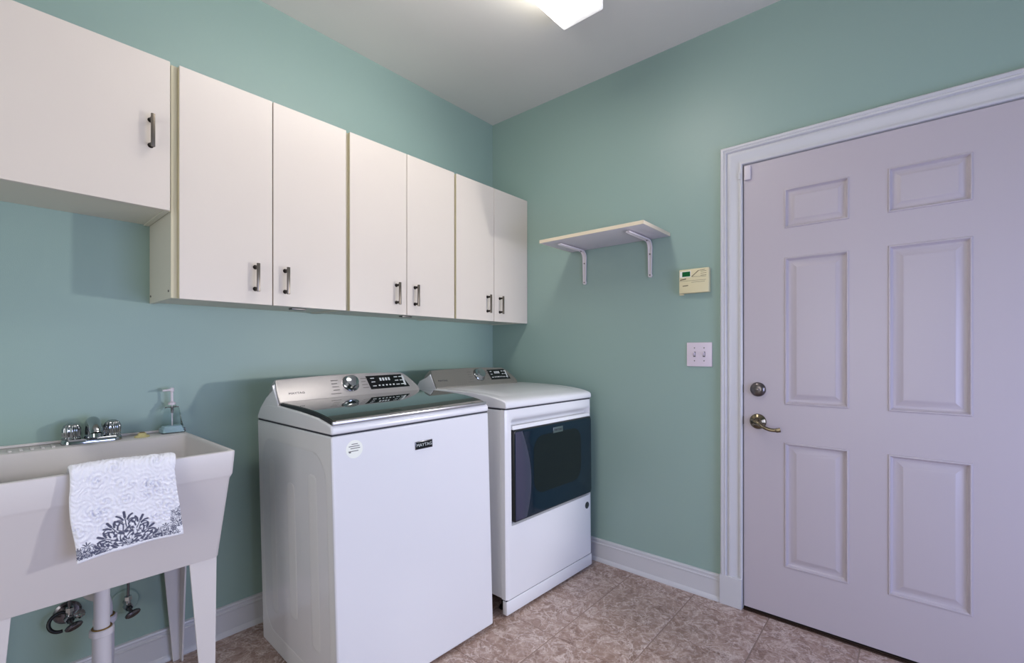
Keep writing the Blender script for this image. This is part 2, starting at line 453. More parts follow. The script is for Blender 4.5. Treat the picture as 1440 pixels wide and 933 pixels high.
# lever set
ly, lz = -1.652, .872
bm = bm_new(); lathe(bm, (dx0, ly, lz), (-1, 0, 0), [(0, .034), (.004, .0345), (.008, .031), (.012, .022), (.016, .016), (.03, .0135), (.036, .013)], 36)
rs = obj('door_handle', bm, 'lever', lf, smooth=50); rs['label'] = 'antique nickel rosette and lever'
bm = bm_new()
pts = spline([(dx0-.036, ly+.004, lz), (dx0-.046, ly-.012, lz-.004), (dx0-.05, ly-.035, lz-.018), (dx0-.05, ly-.06, lz-.026), (dx0-.048, ly-.085, lz-.026), (dx0-.046, ly-.098, lz-.023)], 8)
nn = len(pts); tube(bm, pts, [.0125-.0045*min(1, i/(nn*.35)) + (.0018 if i > nn*.75 else 0) for i in range(nn)], 14)
obj('lever', bm, 'lever', lf, smooth=60)
bm = bm_new(); lathe(bm, (dx0, -1.652, 1.017), (-1, 0, 0), [(0, .032), (.005, .0325), (.012, .029), (.016, .022), (.018, .014), (.018, .001)], 36)
db = obj('deadbolt', bm, 'bolt', lf, smooth=50)
bm = bm_new(); box(bm, dx0-.032, dx0-.017, -1.662, -1.642, 1.0125, 1.0215, .002); obj('thumb_turn', bm, 'bolt', lf)
for z in (1.017, .872):
    bm = bm_new(); box(bm, -.006, .02, DY0-.0035, DY0-.0005, z-.018, z+.018); obj('strike_plate', bm, 'bolt', tr, smooth=0)
bm = bm_new(); box(bm, dx0-.012, dx0, DY0-.008, DY0-.034, 1.975, 2.038, .002)
s_ = obj('alarm_sensor', bm, 'plastic_w', lf); s_['label'] = 'small white alarm contact at the corner'
bm = bm_new(); box(bm, -.019, -.0145, DY0+.006, DY0+.018, 1.985, 2.015, .0015); obj('sensor_magnet', bm, 'trim', tr)

# ------------------------------------------------------------------ wall cabinets
YD = -.308; YB = -.288
def pull(x, z0, parent):
    zc_ = (z0 + z0+.106)/2
    bm = bm_new()
    box(bm, x-.0055, x+.0055, YD-.034, YD-.026, z0, z0+.106, .0015)
    h_ = obj('handle', bm, 'bronze', parent)
    for zz in (z0+.012, z0+.094):
        bm = bm_new()
        cyl(bm, (x, YD, zz), (x, YD-.004, zz), .0085, .0075, 16); cyl(bm, (x, YD-.004, zz), (x, YD-.028, zz), .0055, .0055, 14)
        obj('handle_post', bm, 'bronze_dark', parent)
def cabinet(x0, x1, z0, z1, seams, hs, label, left_reveal=.006, right_reveal=.006, group=None):
    t = thing('wall_cabinet', label, 'cabinet', ((x0+x1)/2, 0, z0), group=group)
    T = .016
    bm = bm_new()
    box(bm, x0, x0+T, YB, -.001, z0, z1); box(bm, x1-T, x1, YB, -.001, z0, z1)
    box(bm, x0+T, x1-T, YB, -.001, z0+.004, z0+.004+T); box(bm, x0+T, x1-T, YB, -.001, z1-T, z1)
    box(bm, x0+T, x1-T, -.012, -.001, z0+.004+T, z1-T); box(bm, x0+T, x1-T, YB+.02, -.012, (z0+z1)/2-.009, (z0+z1)/2+.009)
    obj('body', bm, 'cab_body', t, smooth=0)
    bm = bm_new()
    for a, b, c, e in ((x0, x0+.03, z0, z1), (x1-.03, x1, z0, z1), (x0+.03, x1-.03, z0, z0+.03), (x0+.03, x1-.03, z1-.03, z1)):
        box(bm, a, b, YB-.0025, YB, c, e)
    obj('face_frame', bm, 'cab_edge', t, smooth=0)
    xe = [x0+left_reveal] + seams + [x1-right_reveal]
    for k in range(len(xe)-1):
        a = xe[k] + (.0019 if k else 0); b = xe[k+1] - (.0019 if k < len(xe)-2 else 0)
        bm = bm_new(); box(bm, a, b, YD, YB-.0035, z0-.002, z1+.001)
        dd = obj('door', bm, 'cab_door', t, bevel=.0012)
        bm = bm_new()   # yellowed edge band on the outer vertical edge
        if k == 0: box(bm, a-.0006, a, YD+.0015, YB-.004, z0, z1-.001)
        else: box(bm, b, b+.0006, YD+.0015, YB-.004, z0, z1-.001)
        obj('edge_band', bm, 'cab_edge', dd, smooth=0)
        if hs[k] is not None: pull(hs[k][0], hs[k][1], dd)
    return t
ZT, ZB = 2.154, 1.369
cabs = [
 (-.624, -.001, [-.3155], [(-.373, 1.412), (-.267, 1.412)], 'tall cream two-door wall cabinet against the right wall, above the dryer', .008, .002),
 (-1.2525, -.626, [-.942], [(-1.003, 1.412), (-.893, 1.412)], 'middle cream two-door wall cabinet, between two of equal height', .007, .005),
 (-1.8925, -1.2545, [-1.5705], [(-1.634, 1.412), (-1.524, 1.412)], 'tall cream two-door wall cabinet next to the short one, above the washer', .0195, .009),
]
for (x0, x1, sm, hs, lab, lr, rr) in cabs:
    t = cabinet(x0, x1, ZB, ZT, sm, hs, lab, lr, rr, 'cream wall cabinets')
cs = cabinet(-2.67, -1.8945, 1.660, ZT, [-2.285], [None, (-1.951, 1.846)], 'short cream wall cabinet above the utility sink, cut by the left edge', .004, .0045, 'cream wall cabinets')
bpy.context.view_layer.update()
for (x, par) in ((-1.42, 'wall_cabinet.002'), (-.86, 'wall_cabinet.001')):
    bm = bm_new(); box(bm, x-.03, x+.03, -.20, -.17, ZB-.003, ZB+.0045, .001)
    obj('underside_clip', bm, 'screw', bpy.data.objects[par])
for yy in (-.262, -.02):
    bm = bm_new(); cyl(bm, (-1.892, yy, 1.395), (-1.8945, yy, 1.395), .004)
    obj('side_screw', bm, 'screw', bpy.data.objects['wall_cabinet.002'])

# ------------------------------------------------------------------ wall shelf
sh = thing('wall_shelf', 'narrow white shelf on two white brackets, right wall', 'shelf', (0, -.944, 1.585))
bm = bm_new(); box(bm, -.313, -.003, -1.243, -.645, 1.7775, 1.7945); obj('shelf_board', bm, 'shelf', sh, bevel=.001)
bm = bm_new(); box(bm, -.3150, -.3131, -1.243, -.645, 1.7775, 1.7945); box(bm, -.314, -.003, -1.2448, -1.2431, 1.7775, 1.7945); box(bm, -.314, -.003, -.6449, -.6432, 1.7775, 1.7945)
obj('edge_band', bm, 'shelf_edge', sh, smooth=0)
for y in (-.738, -1.138):
    bm = bm_new(); hw = .0125
    # pressed-steel L with rounded elbow
    path = [(-.262, 1.772), (-.05, 1.772), (-.026, 1.768), (-.010, 1.753), (-.0045, 1.735), (-.0045, 1.588)]
    def sec(i):
        x, z = path[i]; a = path[max(i-1, 0)]; b = path[min(i+1, len(path)-1)]
        d = Vector((b[0]-a[0], 0, b[1]-a[1])).normalized(); n_ = Vector((d.z, 0, -d.x))
        if n_.x > 0 or (abs(n_.x) < .01 and n_.z > 0): n_ = -n_
        k = 1.0 if 0 < i < len(path)-1 else .75
        c_ = Vector((x, y, z))
        prof = [(-hw*k, -.001), (-hw*k, .006), (-hw*k+.003, .0075), (-.004, .0045), (.004, .0045), (hw*k-.003, .0075), (hw*k, .006), (hw*k, -.001)]
        return [c_ + Vector((0, u, 0)) + n_*v for u, v in prof]
    loft(bm, [sec(i) for i in range(len(path))])
    cyl(bm, (-.0005, y, 1.5885), (-.010, y, 1.5885), .0115, .0105, 20)
    br = obj('bracket', bm, 'bracket', sh, smooth=35)
    for zz in (1.59, 1.70):
        bm = bm_new(); cyl(bm, (-.009, y, zz), (-.0125, y, zz), .0042, .003, 12); obj('screw', bm, 'screw', br)
    bm = bm_new(); cyl(bm, (-.045, y, 1.768), (-.045, y, 1.762), .004, .003, 12); obj('screw', bm, 'screw', br)

# ------------------------------------------------------------------ thermostat
th = thing('thermostat', 'beige wall thermostat with green display, beside the door frame', 'thermostat', (0, -1.37, 1.474))
bm = bm_new(); box(bm, -.028, 0, -1.443, -1.300, 1.476, 1.594, .003); obj('body', bm, 'thermo', th)
bm = bm_new(); box(bm, -.012, 0, -1.316, -1.2955, 1.470, 1.590, .001); obj('back_plate', bm, 'thermo', th)
bm = bm_new(); box(bm, -.0288, -.0275, -1.358, -1.304, 1.555, 1.585); obj('display_bezel', bm, 'sticker', th, smooth=0)
bm = bm_new(); box(bm, -.0295, -.0287, -1.355, -1.316, 1.558, 1.582); obj('display', bm, 'lcd', th, smooth=0)
bm = bm_new()
def strip(bm, ya, za, yb, zb2, wd, x=-.0284):
    d = Vector((0, yb-ya, zb2-za)); n_ = Vector((0, -d.z, d.y)).normalized()*wd/2; a = Vector((x, ya, za)); b = Vector((x, yb, zb2))
    loft(bm, [[a-n_, a+n_, b+n_, b-n_], [p-Vector((.0004, 0, 0)) for p in (a-n_, a+n_, b+n_, b-n_)]])
strip(bm, -1.362, 1.556, -1.395, 1.583, .0035)
strip(bm, -1.395, 1.583, -1.425, 1.585, .002)
for z_ in (1.578, 1.568, 1.558): strip(bm, -1.405, z_, -1.432, z_, .0018)
strip(bm, -1.362, 1.555, -1.43, 1.552, .0012)
strip(bm, -1.305, 1.543, -1.335, 1.547, .005)
strip(bm, -1.302, 1.537, -1.43, 1.536, .0012)
strip(bm, -1.318, 1.512, -1.345, 1.514, .004)
strip(bm, -1.36, 1.528, -1.425, 1.528, .0014)
obj('printed_legend', bm, 'brownprint', th, smooth=0)

# ------------------------------------------------------------------ switch plate
sw = thing('light_switch', 'white two-toggle light switch plate beneath the thermostat', 'light switch', (0, -1.39, 1.114))
bm = bm_new(); box(bm, -.007, 0, -1.451, -1.330, 1.115, 1.233, .0025); obj('plate', bm, 'switch', sw)
for y in (-1.368, -1.414):
    bm = bm_new(); box(bm, -.0085, -.006, y-.0055, y+.0055, 1.162, 1.188, .0005); obj('toggle_slot', bm, 'greyprint', sw)
    bm = bm_new(); loft(bm, [[(-.007, y-.004, 1.166), (-.007, y+.004, 1.166), (-.007, y+.004, 1.182), (-.007, y-.004, 1.182)],
                             [(-.021, y-.003, 1.180), (-.021, y+.003, 1.180), (-.021, y+.003, 1.188), (-.021, y-.003, 1.188)]])
    obj('toggle', bm, 'switch', sw, bevel=.0008)
    for zz in (1.143, 1.206):
        bm = bm_new(); cyl(bm, (-.0065, y, zz), (-.0080, y, zz), .0032, .0028, 12); obj('screw', bm, 'screw', sw)

# ------------------------------------------------------------------ ceiling light
cl = thing('ceiling_light', 'rectangular ceiling light with glowing frosted diffuser', 'ceiling light', (-1.19, -1.086, H))
bm = bm_new(); box(bm, -1.80, -.583, -1.184, -.988, H-.022, H-.0005); obj('fixture_body', bm, 'frame_metal', cl, bevel=.002)
bm = bm_new()
def rc(i, z): return [(-1.80+i, -1.186+i, z), (-.581-i, -1.186+i, z), (-.581-i, -.986-i, z), (-1.80+i, -.986-i, z)]
loft(bm, [rc(.004, H-.0225), rc(0, H-.03), rc(0, H-.094), rc(.005, H-.100)])
obj('diffuser', bm, 'diffuser', cl, smooth=30)

# ------------------------------------------------------------------ utility sink
sk = thing('utility_sink', 'white plastic free-standing laundry tub sink on four legs', 'sink', (-2.08, -.29, 0))
X0, X1 = -2.370, -1.790
bm = bm_new()
L_ = [rrect(-2.342, -1.818, -.504, -.020, .534, .012), rrect(-2.344, -1.816, -.506, -.018, .538, .012),
      rrect(-2.357, -1.803, -.571, -.012, .794, .012), rrect(-2.360, -1.800, -.5745, -.008, .801, .012),
      rrect(-2.363, -1.797, -.5775, -.006, .808, .012),
      rrect(X0+.001, X1-.001, -.579, -.004, .874, .012), rrect(X0+.002, X1-.002, -.578, -.005, .878, .010), rrect(X0+.005, X1-.005, -.575, -.008, .880, .008),
      rrect(X0+.014, X1-.014, -.566, -.118, .880, .014), rrect(X0+.016, X1-.016, -.563, -.122, .878, .014), rrect(X0+.019, X1-.019, -.560, -.125, .870, .014),
      rrect(-2.334, -1.826, -.498, -.150, .570, .03), rrect(-2.29, -1.87, -.46, -.19, .556, .03)]
loft(bm, L_)
tb = obj('basin', bm, 'tub', sk, smooth=35)
bm = bm_new(); box(bm, X0+.004, X1-.004, -.011, -.001, .8805, .889, .002); obj('back_lip', bm, 'tub', sk)
for k in range(5):
    bm = bm_new(); x = -2.255 + .024*k; box(bm, x-.004, x+.004, -.10, -.045, .8803, .8845, .0015); obj('soap_ridge', bm, 'tub', sk)
def leg(x_out, sgn, y_out, sy, parent):
    """tapered angle-section leg: a flange in the front plane and one in the side plane"""
    bm = bm_new(); T = .006
    def L3(z, wa, wb, ox, oy):
        xo, yo = x_out + ox*sgn, y_out + oy*sy
        return [(xo, yo, z), (xo+sgn*wa, yo, z), (xo+sgn*wa, yo+sy*T, z), (xo+sgn*T, yo+sy*T, z), (xo+sgn*T, yo+sy*wb, z), (xo, yo+sy*wb, z)]
    loft(bm, [L3(0.0, .028, .028, .004, .004), L3(.02, .030, .03, .004, .004), L3(.540, .074, .074, 0, 0)])
    obj('leg', bm, 'tub', parent, bevel=.0015)
leg(-1.820, -1, -.500, 1, sk); leg(-2.340, 1, -.500, 1, sk); leg(-1.796+.0, -1, -.030, -1, sk); leg(-2.35, 1, -.030, -1, sk)

# drain
bm = bm_new(); lathe(bm, (-2.07, -.30, .5565), (0, 0, 1), [(-.0, .032), (.002, .032), (.003, .026), (.001, .02), (.001, .001)], 28); obj('drain_flange', bm, 'chrome', sk)
dp = thing('drain_pipe', 'white plastic sink drain pipe with U-shaped trap', 'pipe', (-2.07, -.30, .15))
tx, ty = -2.070, -.300; rx, ry = -2.052, -.225
bm = bm_new(); cyl(bm, (tx, ty, .5335), (tx, ty, .335), .0195, n=28); obj('tailpiece', bm, 'pvc', dp, smooth=40)
def nut(x, y, z):
    bm = bm_new(); lathe(bm, (x, y, z), (0, 0, 1), [(0, .0265), (.002, .0295), (.018, .0295), (.021, .0265), (.021, .02)], 32, 8, .025); obj('slip_nut', bm, 'pvc', dp, smooth=35)
    bm = bm_new(); lathe(bm, (x, y, z+.0205), (0, 0, 1), [(0, .0245), (.003, .0245), (.003, .0197), (0, .0197)], 32); obj('washer_ring', bm, 'brass', dp)
nut(tx, ty, .322)
cxm, cym = (tx+rx)/2, (ty+ry)/2; dv = Vector((rx-tx, ry-ty, 0)); R = dv.length/2; dv.normalize()
pts = [(tx, ty, .325), (tx, ty, .27), (tx, ty, .235)]
for k in range(1, 12):
    a = PI*k/12; p = Vector((cxm, cym, .235)) - dv*R*math.cos(a) - Vector((0, 0, 1))*R*1.15*math.sin(a); pts.append(tuple(p))
pts += [(rx, ry, .235), (rx, ry, .30), (rx, ry, .325)]
bm = bm_new(); tube(bm, pts, .0235, 24); obj('trap_bend', bm, 'pvc', dp, smooth=50)
nut(rx, ry, .322)
pts = [(rx, ry, .335), (rx, ry, .37)] + [(rx, ry, .37)]
pts = spline([(rx, ry, .335), (rx, ry, .375), (rx-.008, ry+.010, .402), (rx-.03, ry+.04, .414), (-2.095, -.08, .416), (-2.11, -.012, .416)], 6)
bm = bm_new(); tube(bm, pts, .0185, 20); obj('trap_arm', bm, 'pvc', dp, smooth=50)
bm = bm_new(); lathe(bm, (-2.11, -.001, .416), (0, -1, 0), [(0, .036), (.003, .036), (.010, .026), (.014, .0195)], 32); obj('wall_flange', bm, 'dark_chrome', dp)

# supply valves
def valve(x, z, label, big):
    v = thing('shutoff_valve', label, 'valve', (x, 0, z))
    bm = bm_new(); lathe(bm, (x, -.001, z+.015), (0, -1, 0), [(0, .036), (.002, .0365), (.007, .030), (.009, .014), (.009, .008)] if big else [(0, .042), (.004, .0425), (.008, .038), (.009, .014), (.009, .008)], 32)
    obj('wall_flange', bm, 'dark_chrome' if big else 'wall', v)
    bm = bm_new(); cyl(bm, (x, -.009, z+.015), (x, -.045, z+.015), .008); lathe(bm, (x, -.045, z+.015), (0, -1, 0), [(0, .011), (.004, .014), (.026, .014), (.030, .011)], 6)
    cyl(bm, (x, -.06, z+.015), (x, -.06, z+.048), .008); lathe(bm, (x, -.06, z+.038), (0, 0, 1), [(0, .0085), (.001, .0115), (.014, .0115), (.016, .008)], 6)
    obj('valve_body', bm, 'chrome', v)
    bm = bm_new(); cyl(bm, (x, -.075, z+.014), (x+.004, -.094, z+.004), .006)
    o_ = Vector((x+.005, -.094, z+.004)); ax = Vector((.25, -.75, -.45)).normalized(); a = Vector((1, .2, .2)); a = (a-ax*a.dot(ax)).normalized(); b = ax.cross(a)
    loft(bm, [ring(o_, a, b, .020, .0135, 28), ring(o_+ax*.003, a, b, .023, .0155, 28), ring(o_+ax*.008, a, b, .023, .0155, 28), ring(o_+ax*.011, a, b, .019, .012, 28), ring(o_+ax*.009, a, b, .008, .005, 28)])
    obj('valve_handle', bm, 'dark_chrome', v, smooth=45)
    top = (-2.113 if x < -2.05 else -2.011)
    bm = bm_new(); tube(bm, spline([(x, -.06, z+.05), (x-.002, -.06, z+.12), (x*.4+top*.6, -.055, z+.25), (top, -.05, .54)], 8), .0042 if not big else .005, 12)
    obj('supply_tube', bm, 'dark_chrome', v, smooth=50)
    if big:
        bm = bm_new(); pts = [(x-.02+.0*k, -.07, z) for k in range(1)]
        loop = [(x-.022+.028*math.cos(t_), -.058+.012*math.sin(t_), z+.012+.026*math.sin(t_)) for t_ in [PI*.05+1.5*PI*i/20 for i in range(21)]]
        tube(bm, loop, .0055, 12); obj('hose_loop', bm, 'black', v, smooth=50)
        bm = bm_new(); lathe(bm, (x+.016, -.09, z+.03), (.5, -.6, .6), [(0, .010), (.004, .013), (.016, .013), (.020, .009)], 20, 10, .08); obj('packing_nut', bm, 'chrome', v)
valve(-2.118, .285, 'chrome shut-off valve left of the sink drain, with a dark hose loop', True)
valve(-1.966, .262, 'chrome shut-off valve with round wall flange, right of the sink drain', False)

# ------------------------------------------------------------------ faucet
fz = .8805
fc = thing('faucet', 'small chrome two-handle faucet on the sink deck', 'faucet', (-2.062, -.065, fz))
bm = bm_new()
loft(bm, [rrect(-2.140, -1.984, -.090, -.036, fz, .024, 6), rrect(-2.140, -1.984, -.090, -.036, fz+.010, .024, 6), rrect(-2.136, -1.988, -.086, -.040, fz+.016, .022, 6)])
obj('base_plate', bm, 'chrome', fc, smooth=40)
for x in (-2.114, -2.010):
    bm = bm_new(); lathe(bm, (x, -.063, fz+.016), (0, 0, 1), [(0, .021), (.004, .0235), (.008, .0200), (.012, .0225), (.035, .0225), (.046, .018), (.053, .010), (.055, .001)], 96, 12, .075)
    obj('handle', bm, 'chrome', fc, smooth=60)
bm = bm_new()
pts = spline([(-2.062, -.048, fz+.014), (-2.062, -.050, fz+.045), (-2.062, -.064, fz+.066), (-2.062, -.092, fz+.068), (-2.062, -.125, fz+.050), (-2.062, -.138, fz+.034)], 7)
nn = len(pts); tube(bm, pts, [.0205 - .004*i/nn for i in range(nn)], 24); lathe(bm, (-2.062, -.0505, fz+.014), (0, 0, 1), [(0, .024), (.006, .0225), (.012, .0185)], 24)
obj('spout', bm, 'chrome', fc, smooth=60)
bm = bm_new(); lathe(bm, (-2.062, -.138, fz+.036), (0, -.2, -1), [(0, .0165), (.012, .0165), (.012, .010)], 20); obj('aerator', bm, 'chrome', fc)

# stopper on deck
bm = bm_new(); lathe(bm, (-1.930, -.078, .8803), (0, 0, 1), [(0, .022), (.003, .0225), (.006, .019), (.008, .013), (.014, .012), (.016, .007), (.016, .001)], 28)
st_ = obj('sink_stopper', bm, 'stopper', None, smooth=40)
st_['label'] = 'yellowed round sink stopper lying on the tub deck right of the faucet'; st_['category'] = 'stopper'
bm = bm_new(); lathe(bm, (-1.930, -.078, .8962), (0, 0, 1), [(0, .0085), (.0012, .008), (.0012, .0005)], 16); obj('stopper_knob', bm, 'rubber', None)
k_ = bpy.data.objects['stopper_knob']; k_.parent = st_

# ------------------------------------------------------------------ soap dispenser
bx_, by_ = -1.833, -.046
sd = thing('soap_dispenser', 'clear pump soap bottle at the right end of the sink deck', 'soap dispenser', (bx_, by_, .8805))
bm = bm_new()
def rl(hw_, hd, z, r): return rrect(bx_-hw_, bx_+hw_, by_-hd, by_+hd, z, r, 4)
loft(bm, [rl(.036, .028, .8805, .006), rl(.038, .030, .8825, .006), rl(.038, .030, .896, .006), rl(.033, .026, .900, .006),
          rl(.029, .023, .925, .010), rl(.024, .020, .960, .012), rl(.022, .018, .972, .012), rl(.014, .013, .978, .010), rl(.0125, .012, .988, .010)])
obj('bottle', bm, 'glass', sd, smooth=40)
bm = bm_new(); loft(bm, [rl(.033, .025, .8835, .005), rl(.033, .025, .895, .005), rl(.0285, .0225, .899, .006), rl(.027, .021, .906, .008)]); obj('liquid_soap', bm, 'soap', sd, smooth=40)
bm = bm_new(); lathe(bm, (bx_, by_, .986), (0, 0, 1), [(0, .0125), (.008, .0125), (.011, .007), (.013, .0045), (.048, .0042), (.050, .0065), (.062, .0070), (.065, .005)], 24)
cyl(bm, (bx_, by_, 1.043), (bx_-.030, by_-.004, 1.041), .0048, .0038, 12); cyl(bm, (bx_, by_, .986), (bx_, by_, .895), .0022, n=10)
obj('pump', bm, 'plastic_w', sd, smooth=40)
bm = bm_new(); cyl(bm, (bx_, by_, .955), (bx_, by_, .975), .0045, n=14); cyl(bm, (bx_-.021, by_, .9765), (bx_+.021, by_, .9765), .0022, n=8); obj('pump_spring', bm, 'screw', sd)

# ------------------------------------------------------------------ hand towel
def towel():
    NU, NV = 300, 420
    Wd = .222
    # path over the rim: s = length along cloth, 0 at inner hem
    P2 = [(-.548, .72), (-.551, .80), (-.5545, .86), (-.560, .884), (-.572, .8925), (-.584, .892), (-.593, .884), (-.5965, .865), (-.599, .80), (-.602, .73), (-.604, .665)]
    pth = spline([(0, a, b) for a, b in P2], 12)
    cum = [0]
    for a, b in zip(pth, pth[1:]): cum.append(cum[-1] + (b-a).length)
    tot = cum[-1]
    S_ = np.linspace(0, tot, NV)
    py = np.interp(S_, cum, [p.y for p in pth]); pz = np.interp(S_, cum, [p.z for p in pth])
    dyy = np.gradient(py, S_); dzz = np.gradient(pz, S_)
    ny_, nz_ = dzz, -dyy          # outward (away from tub) before sign fix
    U = np.linspace(0, 1, NU)
    front = tot - .232              # where front drop begins (at fold)
    V = (S_ - front)/.232          # 0 at fold, 1 at hem
    uu, vv = np.meshgrid(U, V)
    h = 1 - vv                      # height over the hem, 0..1
    X = uu*1.0                      # aspect: width .222, height .232
    Y = h*1.045
    # strokes of the printed damask motif
    strokes = []
    def arc(cx, cy, r0, r1, a0, a1, w_, n=16):
        pts_ = [(cx+(r0+(r1-r0)*t)*math.cos(a0+(a1-a0)*t), cy+(r0+(r1-r0)*t)*math.sin(a0+(a1-a0)*t)) for t in [i/n for i in range(n+1)]]
        strokes.append((pts_, w_))
    ink = np.zeros_like(X)
    def motif(cx, cy, s, n, spread=PI*.96, tilt=0.0):
        # scalloped heart of wavy bands, then leaves and curls around it
        r = np.hypot(X-cx, Y-cy)/s; a = np.arctan2(Y-cy, X-cx) - tilt
        core = (.60 + .07*np.cos(a*9)) - r
        band = np.sin(r*26 + 1.7*np.sin(a*8.0 + r*3)) * np.cos(a*11 + np.sin(r*18)*1.3)
        v = np.clip((band+.30)*2.4, 0, 1)*np.clip(core/.02, 0, 1)*(Y > cy-.01)
        np.maximum(ink, v, out=ink)
        for k in range(n):
            t0 = PI/2 + tilt + spread*(k/(n-1)-.5)
            R_ = s*(1.0+.06*math.sin(k*2.3) if k % 2 == 0 else .90)*(1.08-.14*abs(math.cos(t0)))
            lw = s*.055
            def pt(r_, a_): return (cx+r_*math.cos(a_), cy+r_*math.sin(a_))
            if k % 2 == 0:      # spray of three leaves
                for da, rr, ww in ((0, 1.0, 1.5), (.16, .93, 1.2), (-.16, .93, 1.2), (.24, .80, 1.0), (-.24, .80, 1.0)):
                    strokes.append(([pt(R_*(rr-.16), t0+da*.45), pt(R_*(rr-.06), t0+da*.8), pt(R_*rr, t0+da*1.25)], lw*ww*.62))
                strokes.append(([pt(R_*.55, t0), pt(R_*.9, t0)], lw*.35))
            else:               # curl
                sg = 1 if t0 > PI/2 else -1
                c_ = pt(R_*.86, t0)
                arc(c_[0], c_[1], .12*s, .035*s, t0-sg*PI*.55, t0+sg*PI*1.5, lw*.42, 18)
                strokes.append(([pt(R_*.55, t0-sg*.05), pt(R_*.78, t0-sg*.16)], lw*.45))
    motif(.455, .055, .34, 13)
    motif(.09, .045, .15, 9); motif(.83, .040, .14, 9); motif(1.01, .13, .15, 9, tilt=.2)
    motif(.985, .27, .11, 7, tilt=.4); motif(.225, .035, .075, 5); motif(.645, .035, .075, 5); motif(.02, .05, .10, 5)
    for pts_, w_ in strokes:
        for (ax, ay), (bx2, by2) in zip(pts_, pts_[1:]):
            m_ = (X > min(ax, bx2)-w_*2) & (X < max(ax, bx2)+w_*2) & (Y > min(ay, by2)-w_*2) & (Y < max(ay, by2)+w_*2)
            if not m_.any(): continue
            x_, y_ = X[m_], Y[m_]; dx, dy = bx2-ax, by2-ay; l2 = dx*dx+dy*dy+1e-12
            t_ = np.clip(((x_-ax)*dx+(y_-ay)*dy)/l2, 0, 1)
            d_ = np.hypot(x_-ax-t_*dx, y_-ay-t_*dy)
            ink[m_] = np.maximum(ink[m_], np.clip((w_*.75-d_)/.004+.5, 0, 1))
    ink *= (Y > .035) & (Y < .6)
    # pile relief: quilted rose scrolls
    rng = np.random.RandomState(3)
    rel = np.zeros_like(X)
    for _ in range(46):
        gx, gy, sc_ = rng.rand(), .08+rng.rand()*.95, .045+.05*rng.rand()
        d_ = np.hypot(X-gx, Y-gy); a_ = np.arctan2(Y-gy, X-gx)
        rel += .75*np.exp(-(d_/sc_)**2)*np.cos(d_*(90+60*rng.rand()) + a_*rng.choice([-2, -1, 1, 2, 3]))
    rel += .35*np.sin(X*58+3.5*np.sin(Y*27+1))*np.sin(Y*49+3.5*np.sin(X*33))
    rel = rel*(1-np.clip(ink*2, 0, 1)) - .6*ink
    rel *= (Y > .03)
    fuzz = rng.randn(*X.shape)*.00035
    wav = .004*np.sin(uu*6.0+1.2)*np.clip(vv, 0, 1.2) + .003*np.sin(uu*13+vv*2)*np.clip(vv, 0, 1)
    TH = .0085
    edge = np.clip(np.minimum(uu, 1-uu)/.03, 0, 1)**.5
    bt = np.clip((1-vv)/.02, 0, 1)**.5
    thick = TH*(.35+.65*edge*bt)
    off = thick + rel*.0032 + fuzz
    nY = -np.abs(dzz)[:, None]*np.where(S_[:, None] > tot*.5, 1, -1) ; nZ = np.zeros_like(nY)
    # normal outward from the rim centre
    nl = np.hypot(dyy, dzz); nY = (dzz/nl)[:, None]; nZ = (-dyy/nl)[:, None]
    cx_, cz_ = -.5725, .80
    sgn = np.sign((py-cx_)*nY[:, 0] + (pz-cz_)*nZ[:, 0]); sgn[sgn == 0] = 1
    nY = nY*sgn[:, None]; nZ = nZ*sgn[:, None]
    # outline of the hanging part
    vcl = np.clip(vv, -.2, 1)
    xl = -2.172 + np.interp(vcl, [-.2, 0, .3, .6, 1], [.003, .0, -.002, .004, .011]) + .002*np.sin(vv*9)
    xr = -1.950 + np.interp(vcl, [-.2, 0, .18, .4, .7, 1], [-.004, 0, -.006, -.002, .006, .0125])
    xx = xl + (xr-xl)*uu
    hem = np.interp(uu[0], [0, .3, .6, 1], [-.004, .002, .004, .006])[None, :]*np.clip(vv, 0, 1)
    fr = np.clip(vv*4, 0, 1)
    yy = py[:, None] + nY*off - np.where(vv > 0, wav+.003*fr, 0)
    zz = pz[:, None] + nZ*off + hem + .0025*np.sin(uu*5)*(1-np.clip(np.abs(vv)*3, 0, 1))
    yb = py[:, None] + nY*.0006 + np.zeros_like(uu) - np.where(vv > 0, wav+.003*fr, 0); zb2 = pz[:, None] + nZ*.0006 + hem
    outer = np.stack([xx, yy, zz], -1).reshape(-1, 3); inner = np.stack([xx, yb, zb2+0*uu], -1).reshape(-1, 3)
    co = np.concatenate([outer, inner]); n1 = NU*NV
    idx = np.arange(n1).reshape(NV, NU)
    A = idx[:-1, :-1].ravel(); B = idx[:-1, 1:].ravel(); Cc = idx[1:, 1:].ravel(); D = idx[1:, :-1].ravel()
    f = [np.stack([A, B, Cc, D], 1), np.stack([A+n1, D+n1, Cc+n1, B+n1], 1)]
    def side(e):
        a_, b_ = e[:-1], e[1:]; return np.stack([a_, b_, b_+n1, a_+n1], 1)
    f += [side(idx[0, ::-1]), side(idx[-1, :]), side(idx[:, 0]), side(idx[::-1, -1])]
    F = np.concatenate(f)
    base = np.array([-2.06, -.58, .88])
    me = bpy.data.meshes.new('hand_towel'); me.vertices.add(len(co)); me.vertices.foreach_set('co', (co-base).ravel())
    me.loops.add(F.size); me.loops.foreach_set('vertex_index', F.ravel().astype(np.int32))
    me.polygons.add(len(F)); me.polygons.foreach_set('loop_start', np.arange(0, F.size, 4, dtype=np.int32))
    me.update(calc_edges=True); me.validate()
    at = me.attributes.new('ink', 'FLOAT', 'POINT'); at.data.foreach_set('value', np.concatenate([ink.ravel(), ink.ravel()]).astype(np.float32))
    me.polygons.foreach_set('use_smooth', [True]*len(me.polygons))
    me.materials.append(M['towel'])
